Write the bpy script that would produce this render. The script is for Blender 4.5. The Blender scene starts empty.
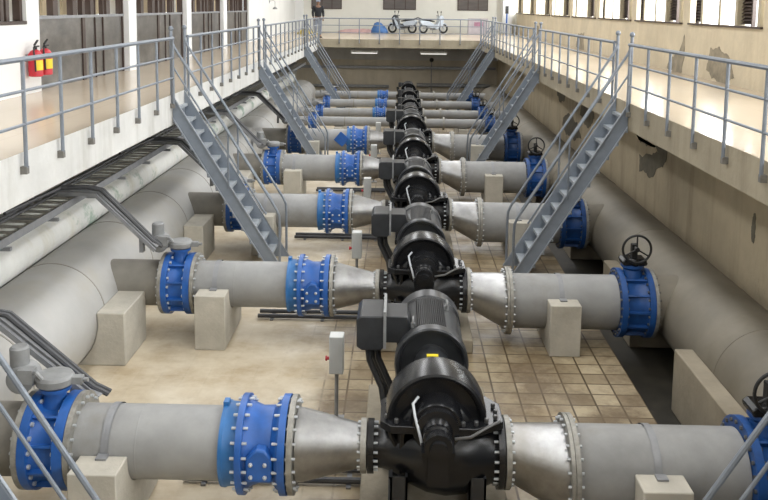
import bpy, bmesh, math, random
from mathutils import Vector, Matrix
random.seed(7)
SC = bpy.context.scene
COL = SC.collection
PI = math.pi

# ------------------------------------------------------------------ helpers
class MB:
    """collects shapes and links them as one mesh object"""
    def __init__(self):
        self.v = []; self.f = []; self.m = []
    def _add(self, vs, fs, m=0):
        o = len(self.v); self.v += [tuple(p) for p in vs]
        self.f += [tuple(i + o for i in f) for f in fs]; self.m += [m] * len(fs)
        return self
    def box(self, x0, x1, y0, y1, z0, z1, m=0, M=None):
        vs = [Vector((x, y, z)) for x in (x0, x1) for y in (y0, y1) for z in (z0, z1)]
        if M is not None: vs = [M @ v for v in vs]
        return self._add(vs, [(0,1,3,2),(4,6,7,5),(0,4,5,1),(2,3,7,6),(0,2,6,4),(1,5,7,3)], m)
    def lathe(self, prof, o=(0,0,0), axis='x', n=32, m=0, cap=True, a0=0.0, a1=2*PI, shift=None):
        """prof: (t, r) along the axis from o; shift: function t -> (u, v) offset of the ring centre"""
        full = abs(a1 - a0 - 2*PI) < 1e-6
        k = n if full else n + 1
        vs = []
        for t, r in prof:
            su, sv = shift(t) if shift else (0, 0)
            for i in range(k):
                a = a0 + (a1 - a0) * i / n
                u, w = r*math.cos(a) + su, r*math.sin(a) + sv
                if axis == 'x': p = (o[0]+t, o[1]+u, o[2]+w)
                elif axis == 'y': p = (o[0]+u, o[1]+t, o[2]+w)
                else: p = (o[0]+u, o[1]+w, o[2]+t)
                vs.append(p)
        fs = []
        for j in range(len(prof) - 1):
            for i in range(n):
                i2 = (i + 1) % k
                fs.append((j*k+i, j*k+i2, (j+1)*k+i2, (j+1)*k+i))
        if cap:
            fs.append(tuple(range(k))[::-1]); fs.append(tuple((len(prof)-1)*k + i for i in range(k)))
        return self._add(vs, fs, m)
    def tube(self, pts, r, n=8, m=0, cap=True):
        pts = [Vector(p) for p in pts]; vs = []; fs = []
        up = None
        for i, p in enumerate(pts):
            t = (pts[min(i+1, len(pts)-1)] - pts[max(i-1, 0)]).normalized()
            if up is None:
                up = t.orthogonal().normalized()
            up = (up - t * up.dot(t))
            up = up.normalized() if up.length > 1e-6 else t.orthogonal().normalized()
            s = t.cross(up)
            for k in range(n):
                a = 2*PI*k/n; vs.append(p + (up*math.cos(a) + s*math.sin(a)) * r)
        for i in range(len(pts)-1):
            for k in range(n):
                k2 = (k+1) % n; fs.append((i*n+k, i*n+k2, (i+1)*n+k2, (i+1)*n+k))
        if cap:
            fs.append(tuple(range(n))[::-1]); fs.append(tuple((len(pts)-1)*n+k for k in range(n)))
        return self._add(vs, fs, m)
    def prism(self, poly, lo, hi, axis='y', m=0):
        """poly in the plane across axis: axis y -> (x,z); x -> (y,z); z -> (x,y)"""
        def P(a, b, t):
            return (a, t, b) if axis == 'y' else (t, a, b) if axis == 'x' else (a, b, t)
        n = len(poly)
        vs = [P(a, b, lo) for a, b in poly] + [P(a, b, hi) for a, b in poly]
        fs = [tuple(range(n)), tuple(range(n, 2*n))[::-1]] + [(i, i+n, (i+1) % n + n, (i+1) % n) for i in range(n)]
        return self._add(vs, fs, m)
    def ball(self, c, r, n=12, m=0, sz=1.0):
        k = n // 2
        prof = [(-r*sz*math.cos(PI*i/k), max(r*math.sin(PI*i/k), 1e-4)) for i in range(k+1)]
        return self.lathe(prof, c, 'z', n, m)
    def torus(self, c, R, r, axis='y', n=28, k=8, m=0):
        vs = []; fs = []
        for i in range(n):
            a = 2*PI*i/n
            for j in range(k):
                b = 2*PI*j/k; q = R + r*math.cos(b); h = r*math.sin(b)
                u, w = q*math.cos(a), q*math.sin(a)
                vs.append((c[0]+u, c[1]+h, c[2]+w) if axis == 'y' else (c[0]+h, c[1]+u, c[2]+w) if axis == 'x' else (c[0]+u, c[1]+w, c[2]+h))
        for i in range(n):
            for j in range(k):
                i2, j2 = (i+1) % n, (j+1) % k
                fs.append((i*k+j, i2*k+j, i2*k+j2, i*k+j2))
        return self._add(vs, fs, m)
    def bolts(self, x, R, n, cy, cz, r=.02, h=.05, m=1, a0=0.0):
        """ring of bolt heads on a flange whose axis is x"""
        for i in range(n):
            a = 2*PI*(i+.5)/n + a0
            self.lathe([(-h, r), (h, r)], (x, cy + R*math.cos(a), cz + R*math.sin(a)), 'x', 6, m)
        return self
    def build(self, name, mats, parent=None, bevel=0, angle=38, loc=None):
        me = bpy.data.meshes.new(name)
        me.from_pydata(self.v, [], self.f)
        if not isinstance(mats, (list, tuple)): mats = [mats]
        for mt in mats: me.materials.append(mt)
        me.polygons.foreach_set('material_index', [min(i, len(mats)-1) for i in self.m])
        bm = bmesh.new(); bm.from_mesh(me)
        bmesh.ops.recalc_face_normals(bm, faces=bm.faces)
        bm.to_mesh(me); bm.free()
        me.polygons.foreach_set('use_smooth', [True]*len(me.polygons))
        me.set_sharp_from_angle(angle=math.radians(angle))
        o = bpy.data.objects.new(name, me); COL.objects.link(o)
        if parent is not None: o.parent = parent
        if loc is not None: o.location = loc
        if bevel:
            b = o.modifiers.new('bevel', 'BEVEL'); b.width = bevel; b.segments = 2; b.limit_method = 'ANGLE'; b.angle_limit = math.radians(50)
        return o

def tag(o, label, cat, group=None, kind=None):
    o['label'] = label; o['category'] = cat
    if group: o['group'] = group
    if kind: o['kind'] = kind
    return o
def empty(name, loc, label, cat, group=None, rz=0.0):
    o = bpy.data.objects.new(name, None); COL.objects.link(o)
    o.empty_display_size = .1
    o.location = loc; o.rotation_euler = (0, 0, rz)
    return tag(o, label, cat, group)
def copy_tree(o, parent=None):
    c = o.copy(); COL.objects.link(c)
    if parent is not None: c.parent = parent
    for ch in list(o.children): copy_tree(ch, c)
    return c
def dup(o, loc, label, group=None, rz=None, scale=None):
    c = copy_tree(o); c.location = loc; c['label'] = label
    if group: c['group'] = group
    if rz is not None: c.rotation_euler = (0, 0, rz)
    if scale: c.scale = (scale,)*3
    return c
def struct(o):
    o['kind'] = 'structure'; return o

# ------------------------------------------------------------------ materials
def nodes(name):
    m = bpy.data.materials.new(name); m.use_nodes = True
    return m, m.node_tree.nodes, m.node_tree.links, m.node_tree.nodes['Principled BSDF']
def world_pos(N, L, scale=(1,1,1)):
    g = N.new('ShaderNodeNewGeometry'); mp = N.new('ShaderNodeMapping'); mp.inputs['Scale'].default_value = scale
    L.new(g.outputs['Position'], mp.inputs['Vector']); return mp.outputs['Vector']
def noise(N, L, vec, scale, detail=5, rough=.6):
    n = N.new('ShaderNodeTexNoise'); n.inputs['Scale'].default_value = scale; n.inputs['Detail'].default_value = detail; n.inputs['Roughness'].default_value = rough
    L.new(vec, n.inputs['Vector']); return n.outputs['Fac']
def ramp(N, L, fac, stops):
    r = N.new('ShaderNodeValToRGB'); e = r.color_ramp.elements
    while len(e) < len(stops): e.new(.5)
    for el, (p, c) in zip(e, stops):
        el.position = p; el.color = (c, c, c, 1) if isinstance(c, (int, float)) else (*c, 1)
    L.new(fac, r.inputs['Fac']); return r.outputs['Color']
def mix(N, L, fac, a, b, mode='MIX'):
    x = N.new('ShaderNodeMix'); x.data_type = 'RGBA'; x.blend_type = mode
    for sock, val in ((x.inputs[0], fac), (x.inputs[6], a), (x.inputs[7], b)):
        if isinstance(val, (int, float)): sock.default_value = val
        elif isinstance(val, tuple): sock.default_value = (*val, 1)
        else: L.new(val, sock)
    return x.outputs[2]
def mul(c, k): return tuple(x*k for x in c)
def paint(name, c, rough=.5, metal=0.0, var=.25, scale=3.0, streak=None, bump=0.0, dirt=None, dirt_at=(.55,.75), spec=.5):
    """plain surface of colour c with blotches (var), optional dirt colour with its own outline, optional stretched noise"""
    m, N, L, B = nodes(name)
    vec = world_pos(N, L, streak or (1,1,1))
    f = noise(N, L, vec, scale)
    col = ramp(N, L, f, [(.3, mul(c, 1-var)), (.7, mul(c, 1+var*.4))])
    if dirt:
        f2 = noise(N, L, vec, scale*.45, 8, .68)
        k = ramp(N, L, f2, [(dirt_at[0], 0.0), (dirt_at[1], 1.0)])
        col = mix(N, L, k, col, dirt)
    L.new(col, B.inputs['Base Color'])
    B.inputs['Roughness'].default_value = rough; B.inputs['Metallic'].default_value = metal
    B.inputs['Specular IOR Level'].default_value = spec
    if bump:
        b = N.new('ShaderNodeBump'); b.inputs['Strength'].default_value = bump; b.inputs['Distance'].default_value = .02
        L.new(noise(N, L, world_pos(N, L), scale*8, 6), b.inputs['Height']); L.new(b.outputs['Normal'], B.inputs['Normal'])
    return m

M = {}
M['pipe'] = paint('grey_pipe_paint', (.285,.285,.28), .5, 0, .24, 2.2, dirt=(.2,.185,.155), dirt_at=(.56,.8))
M['stub'] = paint('aged_steel_pipe', (.22,.205,.175), .6, 0, .25, 2.5)
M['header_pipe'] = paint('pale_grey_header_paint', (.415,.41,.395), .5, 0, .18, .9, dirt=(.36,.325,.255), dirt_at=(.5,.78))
M['header_suction'] = paint('shaded_header_paint', (.2,.178,.138), .6, 0, .28, .9, dirt=(.115,.095,.06), dirt_at=(.5,.8))  # base colour darkened for the shade on the right side; blotches are grime
M['seam'] = paint('weld_seam_paint', (.3,.285,.25), .6, 0, .2, 2)
M['stainless'] = paint('brushed_steel', (.39,.39,.39), .36, .9, .35, 3, dirt=(.23,.215,.19), dirt_at=(.5,.8))
M['zinc'] = paint('zinc_steel', (.32,.31,.28), .5, .4, .35, 12)
M['bolt'] = paint('bright_bolt', (.5,.52,.54), .4, .4, .1, 12)
M['darkbolt'] = paint('dull_bolt', (.13,.13,.13), .4, .6, .1, 12)
M['blue'] = paint('blue_valve_paint', (.015,.1,.37), .4, 0, .3, 5)
M['blue_dark'] = paint('shaded_blue_valve_paint', (.012,.075,.27), .42, 0, .35, 6)  # copy of the valve blue, darkened to carry the right side's shade
M['joint_blue'] = paint('light_blue_joint_paint', (.025,.15,.4), .42, 0, .2, 4)
M['black'] = paint('black_pump_paint', (.009,.0095,.011), .27, 0, .3, 5, spec=.45)
M['motor'] = paint('charcoal_motor_paint', (.03,.032,.035), .36, 0, .3, 6)
M['fin'] = paint('dark_fin_paint', (.016,.016,.016), .6, 0, .2, 8)
M['rubber'] = paint('black_rubber', (.012,.012,.012), .55, 0, .1, 8)
M['yellow'] = paint('yellow_label', (.75,.6,.03), .5, 0, .05, 5)
M['stair'] = paint('blue_grey_steel_paint', (.215,.245,.285), .48, 0, .15, 5)
M['lip'] = paint('pale_channel_lip', (.33,.36,.4), .5, .1, .15, 9)  # paler than the stair paint, for the channel lips
M['tread'] = paint('worn_steel_tread', (.36,.39,.42), .5, .1, .2, 9)
M['rail'] = paint('galvanised_rail', (.21,.235,.27), .45, .25, .15, 8)
M['bracket'] = paint('rusty_bracket', (.2,.19,.17), .6, .2, .3, 14)
M['concrete'] = paint('bare_concrete', (.47,.44,.375), .85, 0, .2, 2.5, bump=.25, dirt=(.31,.275,.21), dirt_at=(.55,.85))
M['concrete_brown'] = paint('stained_concrete', (.29,.25,.185), .85, 0, .2, 2, bump=.25, dirt=(.17,.14,.09), dirt_at=(.5,.8))
M['plinth'] = paint('pump_plinth_concrete', (.33,.29,.22), .85, 0, .25, 3, bump=.25, dirt=(.14,.11,.07), dirt_at=(.5,.8))
M['tray'] = paint('galvanised_tray', (.27,.275,.285), .5, .35, .2, 6)
M['cable'] = paint('dark_cable', (.07,.071,.076), .55, 0, .2, 5)
M['gear'] = paint('grey_gearbox_paint', (.26,.265,.265), .5, .1, .2, 8)
M['white'] = paint('white_enamel', (.7,.7,.68), .45, 0, .06, 5)
M['boxgrey'] = paint('pale_grey_enamel', (.52,.53,.52), .45, 0, .06, 5)
M['red'] = paint('red_enamel', (.5,.015,.03), .35, 0, .08, 5)
M['whitewall'] = paint('white_plaster', (.74,.74,.72), .85, 0, .05, 1.0)
M['endwall'] = paint('cream_plaster', (.74,.73,.67), .85, 0, .05, 1.0)
M['column'] = paint('white_column_paint', (.78,.78,.77), .7, 0, .04, 1)
M['brown'] = paint('brown_steel_frame', (.05,.03,.022), .5, 0, .2, 5)
M['board'] = paint('tan_board', (.46,.36,.22), .7, 0, .25, 1.6, streak=(1,2.2,.2))
M['ceil'] = paint('pale_ceiling', (.6,.6,.58), .9, 0, .05, 1)
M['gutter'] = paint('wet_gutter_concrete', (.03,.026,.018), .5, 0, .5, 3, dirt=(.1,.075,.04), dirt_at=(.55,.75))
M['patch_hall'] = paint('bare_hall_patch', (.3,.26,.19), .9, 0, .35, 4)
M['patch'] = paint('bare_render_patch', (.14,.125,.09), .9, 0, .3, 4)
M['glassdark'] = paint('dark_window_glass', (.11,.095,.09), .3, 0, .25, 2, streak=(.5,.5,3))
M['frame_white'] = paint('cream_window_frame', (.4,.35,.25), .6, 0, .06, 3)
M['skin'] = paint('skin', (.22,.12,.075), .55, 0, .1, 9)
M['jacket'] = paint('black_jacket_cloth', (.012,.013,.017), .8, 0, .2, 9)
M['jeans'] = paint('grey_jeans_cloth', (.2,.22,.27), .85, 0, .2, 9)
M['cap'] = paint('pale_blue_cap', (.3,.34,.45), .8, 0, .1, 9)
M['bikeblack'] = paint('black_bike_paint', (.03,.035,.045), .3, 0, .2, 5)
M['tarp'] = paint('blue_tarpaulin', (.06,.17,.42), .5, 0, .3, 5)
M['pink'] = paint('pink_sacking', (.55,.36,.35), .8, 0, .2, 4)
M['silver'] = paint('silver_bike_paint', (.52,.58,.66), .3, .2, .1, 5)
mm, N_, L_, B_ = nodes('lit_tube'); B_.inputs['Base Color'].default_value = (.9,.9,.88,1)
B_.inputs['Emission Color'].default_value = (1,.98,.93,1); B_.inputs['Emission Strength'].default_value = .9; M['lit'] = mm
M['yellowish'] = paint('mustard_cloth', (.5,.4,.12), .8, 0, .2, 4)

def plaster(name, c, streak_c, algae=None, patch=None):
    m, N, L, B = nodes(name)
    p1 = world_pos(N, L); p2 = world_pos(N, L, (1.2, 1.2, .14))
    col = ramp(N, L, noise(N, L, p1, .9, 8, .65), [(.3, mul(c, .82)), (.7, mul(c, 1.06))])
    k = ramp(N, L, noise(N, L, p2, 1.6, 6, .65), [(.5, 0.0), (.78, .75)])
    col = mix(N, L, k, col, streak_c)
    if patch:
        k = ramp(N, L, noise(N, L, p1, .55, 9, .6), [(.62, 0.0), (.68, .8)])
        col = mix(N, L, k, col, patch)
    if algae:
        k = ramp(N, L, noise(N, L, world_pos(N, L, (.8,.8,1.1)), 1.35, 8, .7), [(.56, 0.0), (.66, .75)])
        col = mix(N, L, k, col, algae)
    L.new(col, B.inputs['Base Color']); B.inputs['Roughness'].default_value = .85
    b = N.new('ShaderNodeBump'); b.inputs['Strength'].default_value = .3; b.inputs['Distance'].default_value = .03
    L.new(noise(N, L, p1, 7, 8), b.inputs['Height']); L.new(b.outputs['Normal'], B.inputs['Normal'])
    return m
M['fascia_white'] = plaster('whitewashed_beam', (.68,.675,.65), (.4,.385,.34))
M['wall_white'] = plaster('whitewashed_pit_wall', (.6,.6,.55), (.42,.4,.31), algae=(.16,.25,.17))
M['white_pipe'] = plaster('whitewashed_pipe', (.72,.715,.68), (.5,.46,.33), algae=(.13,.26,.17))
M['wall_beige'] = plaster('ochre_pit_plaster', (.46,.385,.265), (.23,.18,.115), patch=(.24,.2,.135))
M['fascia_beige'] = plaster('ochre_beam_plaster', (.38,.33,.24), (.19,.16,.11))
M['wall_upper'] = plaster('cream_hall_plaster', (.6,.52,.38), (.47,.39,.27))
M['wall_back'] = plaster('ochre_back_plaster', (.53,.475,.375), (.36,.31,.23))
M['wall_recess'] = plaster('grey_recess_concrete', (.53,.53,.52), (.38,.38,.36))

def deck_mat():
    m, N, L, B = nodes('terrazzo_deck')
    p = world_pos(N, L)
    col = ramp(N, L, noise(N, L, p, .35, 3, .5), [(.3, (.5,.415,.31)), (.7, (.56,.475,.365))])
    br = N.new('ShaderNodeTexBrick'); br.offset = 0; br.inputs['Scale'].default_value = 1
    br.inputs['Brick Width'].default_value = 1.2; br.inputs['Row Height'].default_value = 1.2; br.inputs['Mortar Size'].default_value = .006
    L.new(p, br.inputs['Vector'])
    col = mix(N, L, br.outputs['Fac'], col, (.47,.39,.29))
    L.new(col, B.inputs['Base Color'])
    B.inputs['Specular IOR Level'].default_value = .38
    B.inputs['Roughness'].default_value = .2
    return m
M['deck'] = deck_mat()

def tile_mat():
    m, N, L, B = nodes('pit_floor_tiles')
    p = world_pos(N, L)
    br = N.new('ShaderNodeTexBrick'); br.offset = 0; br.squash = 1
    br.inputs['Scale'].default_value = 1; br.inputs['Brick Width'].default_value = .315; br.inputs['Row Height'].default_value = .315
    br.inputs['Mortar Size'].default_value = .017; br.inputs['Mortar Smooth'].default_value = .6; br.inputs['Bias'].default_value = 0
    br.inputs['Color1'].default_value = (.43,.355,.23,1); br.inputs['Color2'].default_value = (.24,.185,.11,1); br.inputs['Mortar'].default_value = (.07,.045,.02,1)
    L.new(p, br.inputs['Vector'])
    # oily brown grime and stains with a shape of their own
    g1 = ramp(N, L, noise(N, L, p, 1.3, 9, .7), [(.4, 0.0), (.6, .85)])
    tiles = mix(N, L, g1, br.outputs['Color'], (.13,.088,.045))
    # a skin of dried cement over most of the left bays
    dust = ramp(N, L, noise(N, L, p, 1.3, 7, .65), [(.33, (.43,.34,.22)), (.52, (.58,.5,.37)), (.7, (.68,.61,.48))])
    sx = N.new('ShaderNodeSeparateXYZ'); L.new(p, sx.inputs[0])
    mr = N.new('ShaderNodeMapRange'); mr.inputs['From Min'].default_value = -1.9; mr.inputs['From Max'].default_value = -.2
    mr.inputs['To Min'].default_value = .62; mr.inputs['To Max'].default_value = -.1
    L.new(sx.outputs['X'], mr.inputs['Value'])
    ad = N.new('ShaderNodeMath'); ad.operation = 'ADD'; L.new(mr.outputs[0], ad.inputs[0]); L.new(noise(N, L, p, .8, 7, .6), ad.inputs[1])
    k = ramp(N, L, ad.outputs[0], [(.6, 0.0), (.85, .93)])
    col = mix(N, L, k, tiles, dust)
    k2 = ramp(N, L, noise(N, L, p, .55, 8, .7), [(.56, 0.0), (.74, .65)])
    col = mix(N, L, k2, col, (.27,.18,.095))
    L.new(col, B.inputs['Base Color'])
    r = ramp(N, L, noise(N, L, p, 1.4, 5), [(.35, .32), (.7, .7)]); L.new(r, B.inputs['Roughness'])
    b = N.new('ShaderNodeBump'); b.inputs['Strength'].default_value = .08; b.inputs['Distance'].default_value = .01; b.invert = True
    L.new(br.outputs['Fac'], b.inputs['Height']); L.new(b.outputs['Normal'], B.inputs['Normal'])
    return m
M['tiles'] = tile_mat()

def panel_mat():
    m, N, L, B = nodes('grey_panel_sheet')
    p = world_pos(N, L, (1, .8, 1.4))
    a = noise(N, L, p, 1.6, 8, .7)
    col = ramp(N, L, a, [(.35, (.06,.055,.05)), (.55, (.12,.11,.098)), (.75, (.2,.19,.17))])
    L.new(col, B.inputs['Base Color']); B.inputs['Roughness'].default_value = .28
    return m
M['panel'] = panel_mat()

# ------------------------------------------------------------------ main dimensions (metres)
ROW = [7.84, 12.59, 17.34, 22.08, 26.83]          # big pump rows, depth of the pipe axis
SMALL = [31.2, 33.9, 37.2, 40.85]                 # small pump rows
DZ = 3.28                                         # deck level above the pit floor
XL, XR = -4.19, 4.08                              # deck edges
PXL, PXR = -5.65, 5.25                            # pit walls under the decks
HWL, HWR = -6.75, 7.40                            # hall walls on deck level
YB, YE, Y0 = 43.6, 56.0, -5.0                     # back deck edge, end wall, near end
ZA, ZS = .77, .59                                 # discharge and suction pipe axis
TOPZ = 9.0
ORD = ['first', 'second', 'third', 'fourth', 'fifth', 'sixth', 'seventh', 'eighth', 'ninth']

# ------------------------------------------------------------------ the setting
def S(name, m, *boxes, parent=None):
    b = MB()
    for q in boxes: b.box(*q)
    o = b.build(name, m, parent)
    if parent is None: struct(o)
    return o
S('floor', M['tiles'], (-4.39, 3.15, .6, 47.1, -.5, 0))
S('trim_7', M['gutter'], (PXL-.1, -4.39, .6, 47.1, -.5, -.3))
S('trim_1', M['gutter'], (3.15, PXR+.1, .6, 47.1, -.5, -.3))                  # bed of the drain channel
S('wall_left', M['wall_white'], (PXL-.25, PXL, .6, 47.1, -.3, DZ-.22))        # pit wall
wr = S('wall_right', M['wall_beige'], (PXR, PXR+.25, .6, 47.1, -.5, DZ-.22))
S('wall_back', M['wall_back'], (PXL, PXR, 47.1, 47.35, -.5, 2.05), )
S('wall_back_upper', M['wall_recess'], (PXL, PXR, 47.12, 47.4, 2.05, DZ-.22))
S('wall_front', M['wall_beige'], (PXL, PXR, .35, .6, -.5, DZ-.22))
# decks: slabs with a downstand beam along the edge
S('floor_left', M['deck'], (HWL-.2, XL, Y0, YE, DZ-.22, DZ))
S('floor_right', M['deck'], (XR, HWR+.2, Y0, YE, DZ-.22, DZ))
S('floor_back', M['deck'], (XL, XR, YB, YE, DZ-.22, DZ))
S('floor_front', M['deck'], (XL, XR, Y0, .9, DZ-.22, DZ))
S('trim_2', M['fascia_white'], (XL-.3, XL+.004, .9, YB, 2.72, DZ-.002))
S('trim_3', M['fascia_beige'], (XR-.004, XR+.3, .9, YB, 2.80, DZ-.002))
S('trim_4', M['fascia_beige'], (XL, XR, YB-.004, YB+.3, 2.86, DZ-.002))
S('ceiling', M['ceil'], (HWL-.3, HWR+.3, Y0-.3, YE+.3, TOPZ, TOPZ+.2))
S('wall_front_hall', M['whitewall'], (HWL-.3, HWR+.3, Y0-.3, Y0, DZ-.22, TOPZ))
# hall wall, back
S('wall_back_hall', M['endwall'], (HWL-.3, HWR+.3, YE, YE+.3, DZ-.22, TOPZ))
S('trim_5', M['column'], (HWL, HWL+.5, YE-.45, YE, DZ, TOPZ))
S('trim_6', M['column'], (HWR-.95, HWR-.35, YE-.45, YE, DZ, TOPZ))
# hall wall, right: sill wall, lintel and posts leave the daylight openings
bx = [(HWR, HWR+.25, Y0, YE, DZ-.22, 4.56), (HWR, HWR+.25, Y0, YE, 6.6, TOPZ)]
S('wall_right_hall', M['wall_upper'], *bx)
k = 0
BAY = 5.1
y = 17.95 - 2*BAY - BAY
n_w = 0
while y < YE - 1:
    # pillar at the near end of the bay
    S('trim_%d' % (10+n_w), M['wall_upper'], (HWR, HWR+.25, y-.55, y, 4.56, 6.6))
    n_w += 1
    r = bpy.data.objects.new('window_%d' % n_w, None); COL.objects.link(r); r.location = (HWR+.1, y, 4.56); struct(r)
    W = BAY - .55
    f = MB()
    f.box(-.16, .1, 0, W, 0, .045)
    f.box(-.06, .06, 0, W, 1.98, 2.04)
    f.build('window_sill', M['brown'], r)
    p = MB()
    for t in (.03, .30, .52, .78):
        p.box(-.14, .06, W*t-.06, W*t+.08, .045, 1.98)
    p.build('window_frame', M['frame_white'], r)
    for t in (.16, .80):
        d = MB()
        d.box(-.04, .04, W*t, W*t+.05, .045, 1.98); d.box(-.04, .04, W*t+.62, W*t+.67, .045, 1.98)
        for q in range(25):
            z = .08 + q*.075
            d.box(-.05, .05, W*t+.04, W*t+.63, z, z+.012, 0, None)
            d.prism([(-.05, z), (.04, z+.085), (.05, z+.085), (-.04, z)], W*t+.04, W*t+.63, 'y')
        d.build('louvre_shutter', M['brown'], r)
    y += BAY
# hall wall, left: white end walls and columns, glazed partitions between
S('wall_left_hall', M['whitewall'], (HWL-.25, HWL, Y0, 14.0, DZ-.22, TOPZ), (HWL-.25, HWL, 14.0, 15.6, DZ-.22, 4.6), (HWL-.25, HWL, 15.6, 16.15, DZ-.22, TOPZ),
  (HWL-.25, HWL, 38.6, YE, DZ-.22, TOPZ), (HWL-.25, HWL, 14.0, 38.6, 6.4, TOPZ))
n_c = 30
def partition(idx, ya, yb, mull, low=DZ):
    r = bpy.data.objects.new('window_%d' % idx, None); COL.objects.link(r); r.location = (HWL-.12, ya, DZ); struct(r)
    L_ = yb - ya; z0 = low - DZ
    if low <= DZ + .01:
        MB().box(-.02, .02, 0, L_, 0, 1.34).build('panel', M['panel'], r)
        fr = MB().box(-.05, .06, 0, L_, 1.34, 1.40).build('window_rail', M['tray'], r)
        z0 = 1.40
    else:
        MB().box(-.06, .13, 0, L_, z0-.06, z0).build('window_sill', M['brown'], r)
    b = MB()
    for t, w in mull:
        b.box(-.05, .05, t*L_-w/2, t*L_+w/2, 0 if low <= DZ+.01 else z0, 3.1)
    b.box(-.05, .05, 0, L_, 3.05, 3.14)
    b.build('window_frame', M['brown'], r)
    u = MB()
    n = max(3, int(L_/.95))
    for i in range(n):
        a = (i+.12)*L_/n
        u.box(-.35, -.3, a, a+L_/n*.72, z0, 3.1)
    u.build('board_panel', M['board'], r)
    s = MB()
    for i in range(n):
        a = (i+.86)*L_/n
        s.box(-.1, .03, a, a+L_/n*.24, z0, 3.1)
    s.build('window_post', M['brown'], r)
    MB().box(-.62, -.58, 0, L_, z0-.1, 3.1).build('backing', M['whitewall'], r)
partition(41, 14.0, 15.6, [(.02,.1), (.5,.12), (.97,.12)], 4.6)
PB = [(16.15, 21.33), (21.95, 27.15), (27.75, 32.8), (33.45, 38.6)]
for i, (a, b) in enumerate(PB):
    partition(42+i, a, b, [(.01,.06), (.48,.16), (.62,.03), (.72,.05), (.99,.08)])
for i, (a, b) in enumerate([(21.33, 21.95), (27.15, 27.75), (32.8, 33.45)]):
    S('trim_%d' % (n_c+i), M['column'], (HWL-.25, HWL+.06, a, b, DZ-.05, 6.4))
# dark windows of the end wall
for i, (a, b) in enumerate([(-5.75, -3.8), (-1.15, .95), (3.6, 5.55)]):
    r = bpy.data.objects.new('window_%d' % (50+i), None); COL.objects.link(r); r.location = ((a+b)/2, YE, 4.72); struct(r)
    h = (b-a)/2
    MB().box(-h+.05, h-.05, -.03, -.01, .05, 1.7).build('pane', M['glassdark'], r)
    f = MB(); f.box(-h, h, -.06, 0, 0, .05); f.box(-h, h, -.06, 0, 1.7, 1.76)
    for t in (-h, -h*.33, h*.33, h-.05): f.box(t, t+.05, -.055, 0, .05, 1.7)
    f.build('window_frame', M['brown'], r)
# plaster fallen off the walls: shallow grey patches
def patch(name_parent, pts, x, sgn):
    rnd = random.Random(len(pts) + int(pts[0][0]*10))
    for amp in (.16, .16, .16):
        q = []
        for i, a in enumerate(pts):
            c = pts[(i+1) % len(pts)]; d = math.hypot(c[0]-a[0], c[1]-a[1]); k = rnd.uniform(-amp, amp)
            nx, nz = (a[0]+c[0])/2 + k*(c[1]-a[1]), (a[1]+c[1])/2 - k*(c[0]-a[0])
            q += [a, (nx, nz)]
        pts = q
    b = MB(); b.prism(pts, x, x + sgn*.008, 'x'); b.build('bare_patch', M['patch_hall'] if x > 7 else M['patch'], name_parent)
def blob(cy, cz, ry, rz, n=14, seed=0, skew=0):
    rnd = random.Random(seed)
    return [(cy + ry*math.cos(2*PI*i/n)*(1+rnd.uniform(-.22,.22)) + skew*math.sin(2*PI*i/n), cz + rz*math.sin(2*PI*i/n)*(1+rnd.uniform(-.22,.22))) for i in range(n)]
patch(wr, [(19.3,2.3),(18.4,2.17),(17.3,2.25),(16.85,2.2),(16.95,1.95),(17.3,1.78),(18.2,1.5),(18.75,1.42),(18.8,1.8),(17.9,1.93),(17.4,2.05),(18.3,2.05),(19.2,2.2)], PXR, -1)
patch(wr, blob(24.3,2.0,.9,.28,12,3), PXR, -1)
patch(wr, blob(26.4,1.35,1.5,.3,14,4), PXR, -1)
patch(wr, blob(28.2,2.15,.7,.22,12,5), PXR, -1)
patch(wr, blob(12.6,1.75,.07,.22,10,6), PXR, -1)
wrh = bpy.data.objects['wall_right_hall']
patch(wrh, [(20.9,4.05),(20.3,4.1),(20.0,3.95),(19.5,3.75),(19.3,3.45),(19.6,3.33),(20.7,3.32),(21.1,3.5),(20.95,3.8)], HWR, -1)
patch(wrh, [(24.2,3.32),(22.9,3.32),(22.75,3.7),(22.85,4.3),(23.0,4.05),(23.3,3.8),(24.0,3.6)], HWR, -1)
patch(wrh, [(36.8,3.32),(35.2,3.32),(35.3,4.0),(35.9,3.95),(36.6,3.75)], HWR, -1)
patch(wrh, [(49.0,3.32),(46.5,3.32),(46.8,3.9),(48,4.2)], HWR, -1)

# ------------------------------------------------------------------ railings
def railing(ya, yb, x, sgn, label, axis='y', step=1.1, n=None):
    """posts bracketed to the face of the deck edge, three pipe rails"""
    r = empty('railing', (x, ya, DZ) if axis == 'y' else (ya, x, DZ), label, 'railing', 'pipe railings along the deck edges')
    Ln = yb - ya
    n = n or max(2, round(Ln/step))
    P = (lambda t, o, z: (o, t, z)) if axis == 'y' else (lambda t, o, z: (t, o, z))
    off = .06*sgn
    pm = None
    for i in range(n+1):
        t = Ln*i/n
        if pm is None:
            b = MB(); b.tube([P(0, off, -.17), P(0, off, 1.02)], .024, 8)
            o = b.build('post', M['rail'], r); pm = o
            c = MB()
            if axis == 'y': c.box(min(0, off*1.3), max(0, off*1.3), -.035, .035, -.235, -.15)
            else: c.box(-.035, .035, min(0, off*1.3), max(0, off*1.3), -.235, -.15)
            cm = c.build('bracket', M['bracket'], o)
        else:
            o = copy_tree(pm, r)
            o.location = P(t, 0, 0)
    for nm, z, rr in (('top_rail', 1.036, .03), ('middle_rail', .69, .018), ('middle_rail', .32, .018)):
        MB().tube([P(-.04, off, z), P(Ln+.04, off, z)], rr, 8).build(nm, M['rail'], r)
    return r
LS = [(5.24, 6.14), (15.79, 16.69), (25.55, 26.45), (37.65, 38.55)]     # stair openings, left and right
RS = [(5.08, 5.98), (15.42, 16.32), (25.45, 26.35), (37.65, 38.55)]
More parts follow.
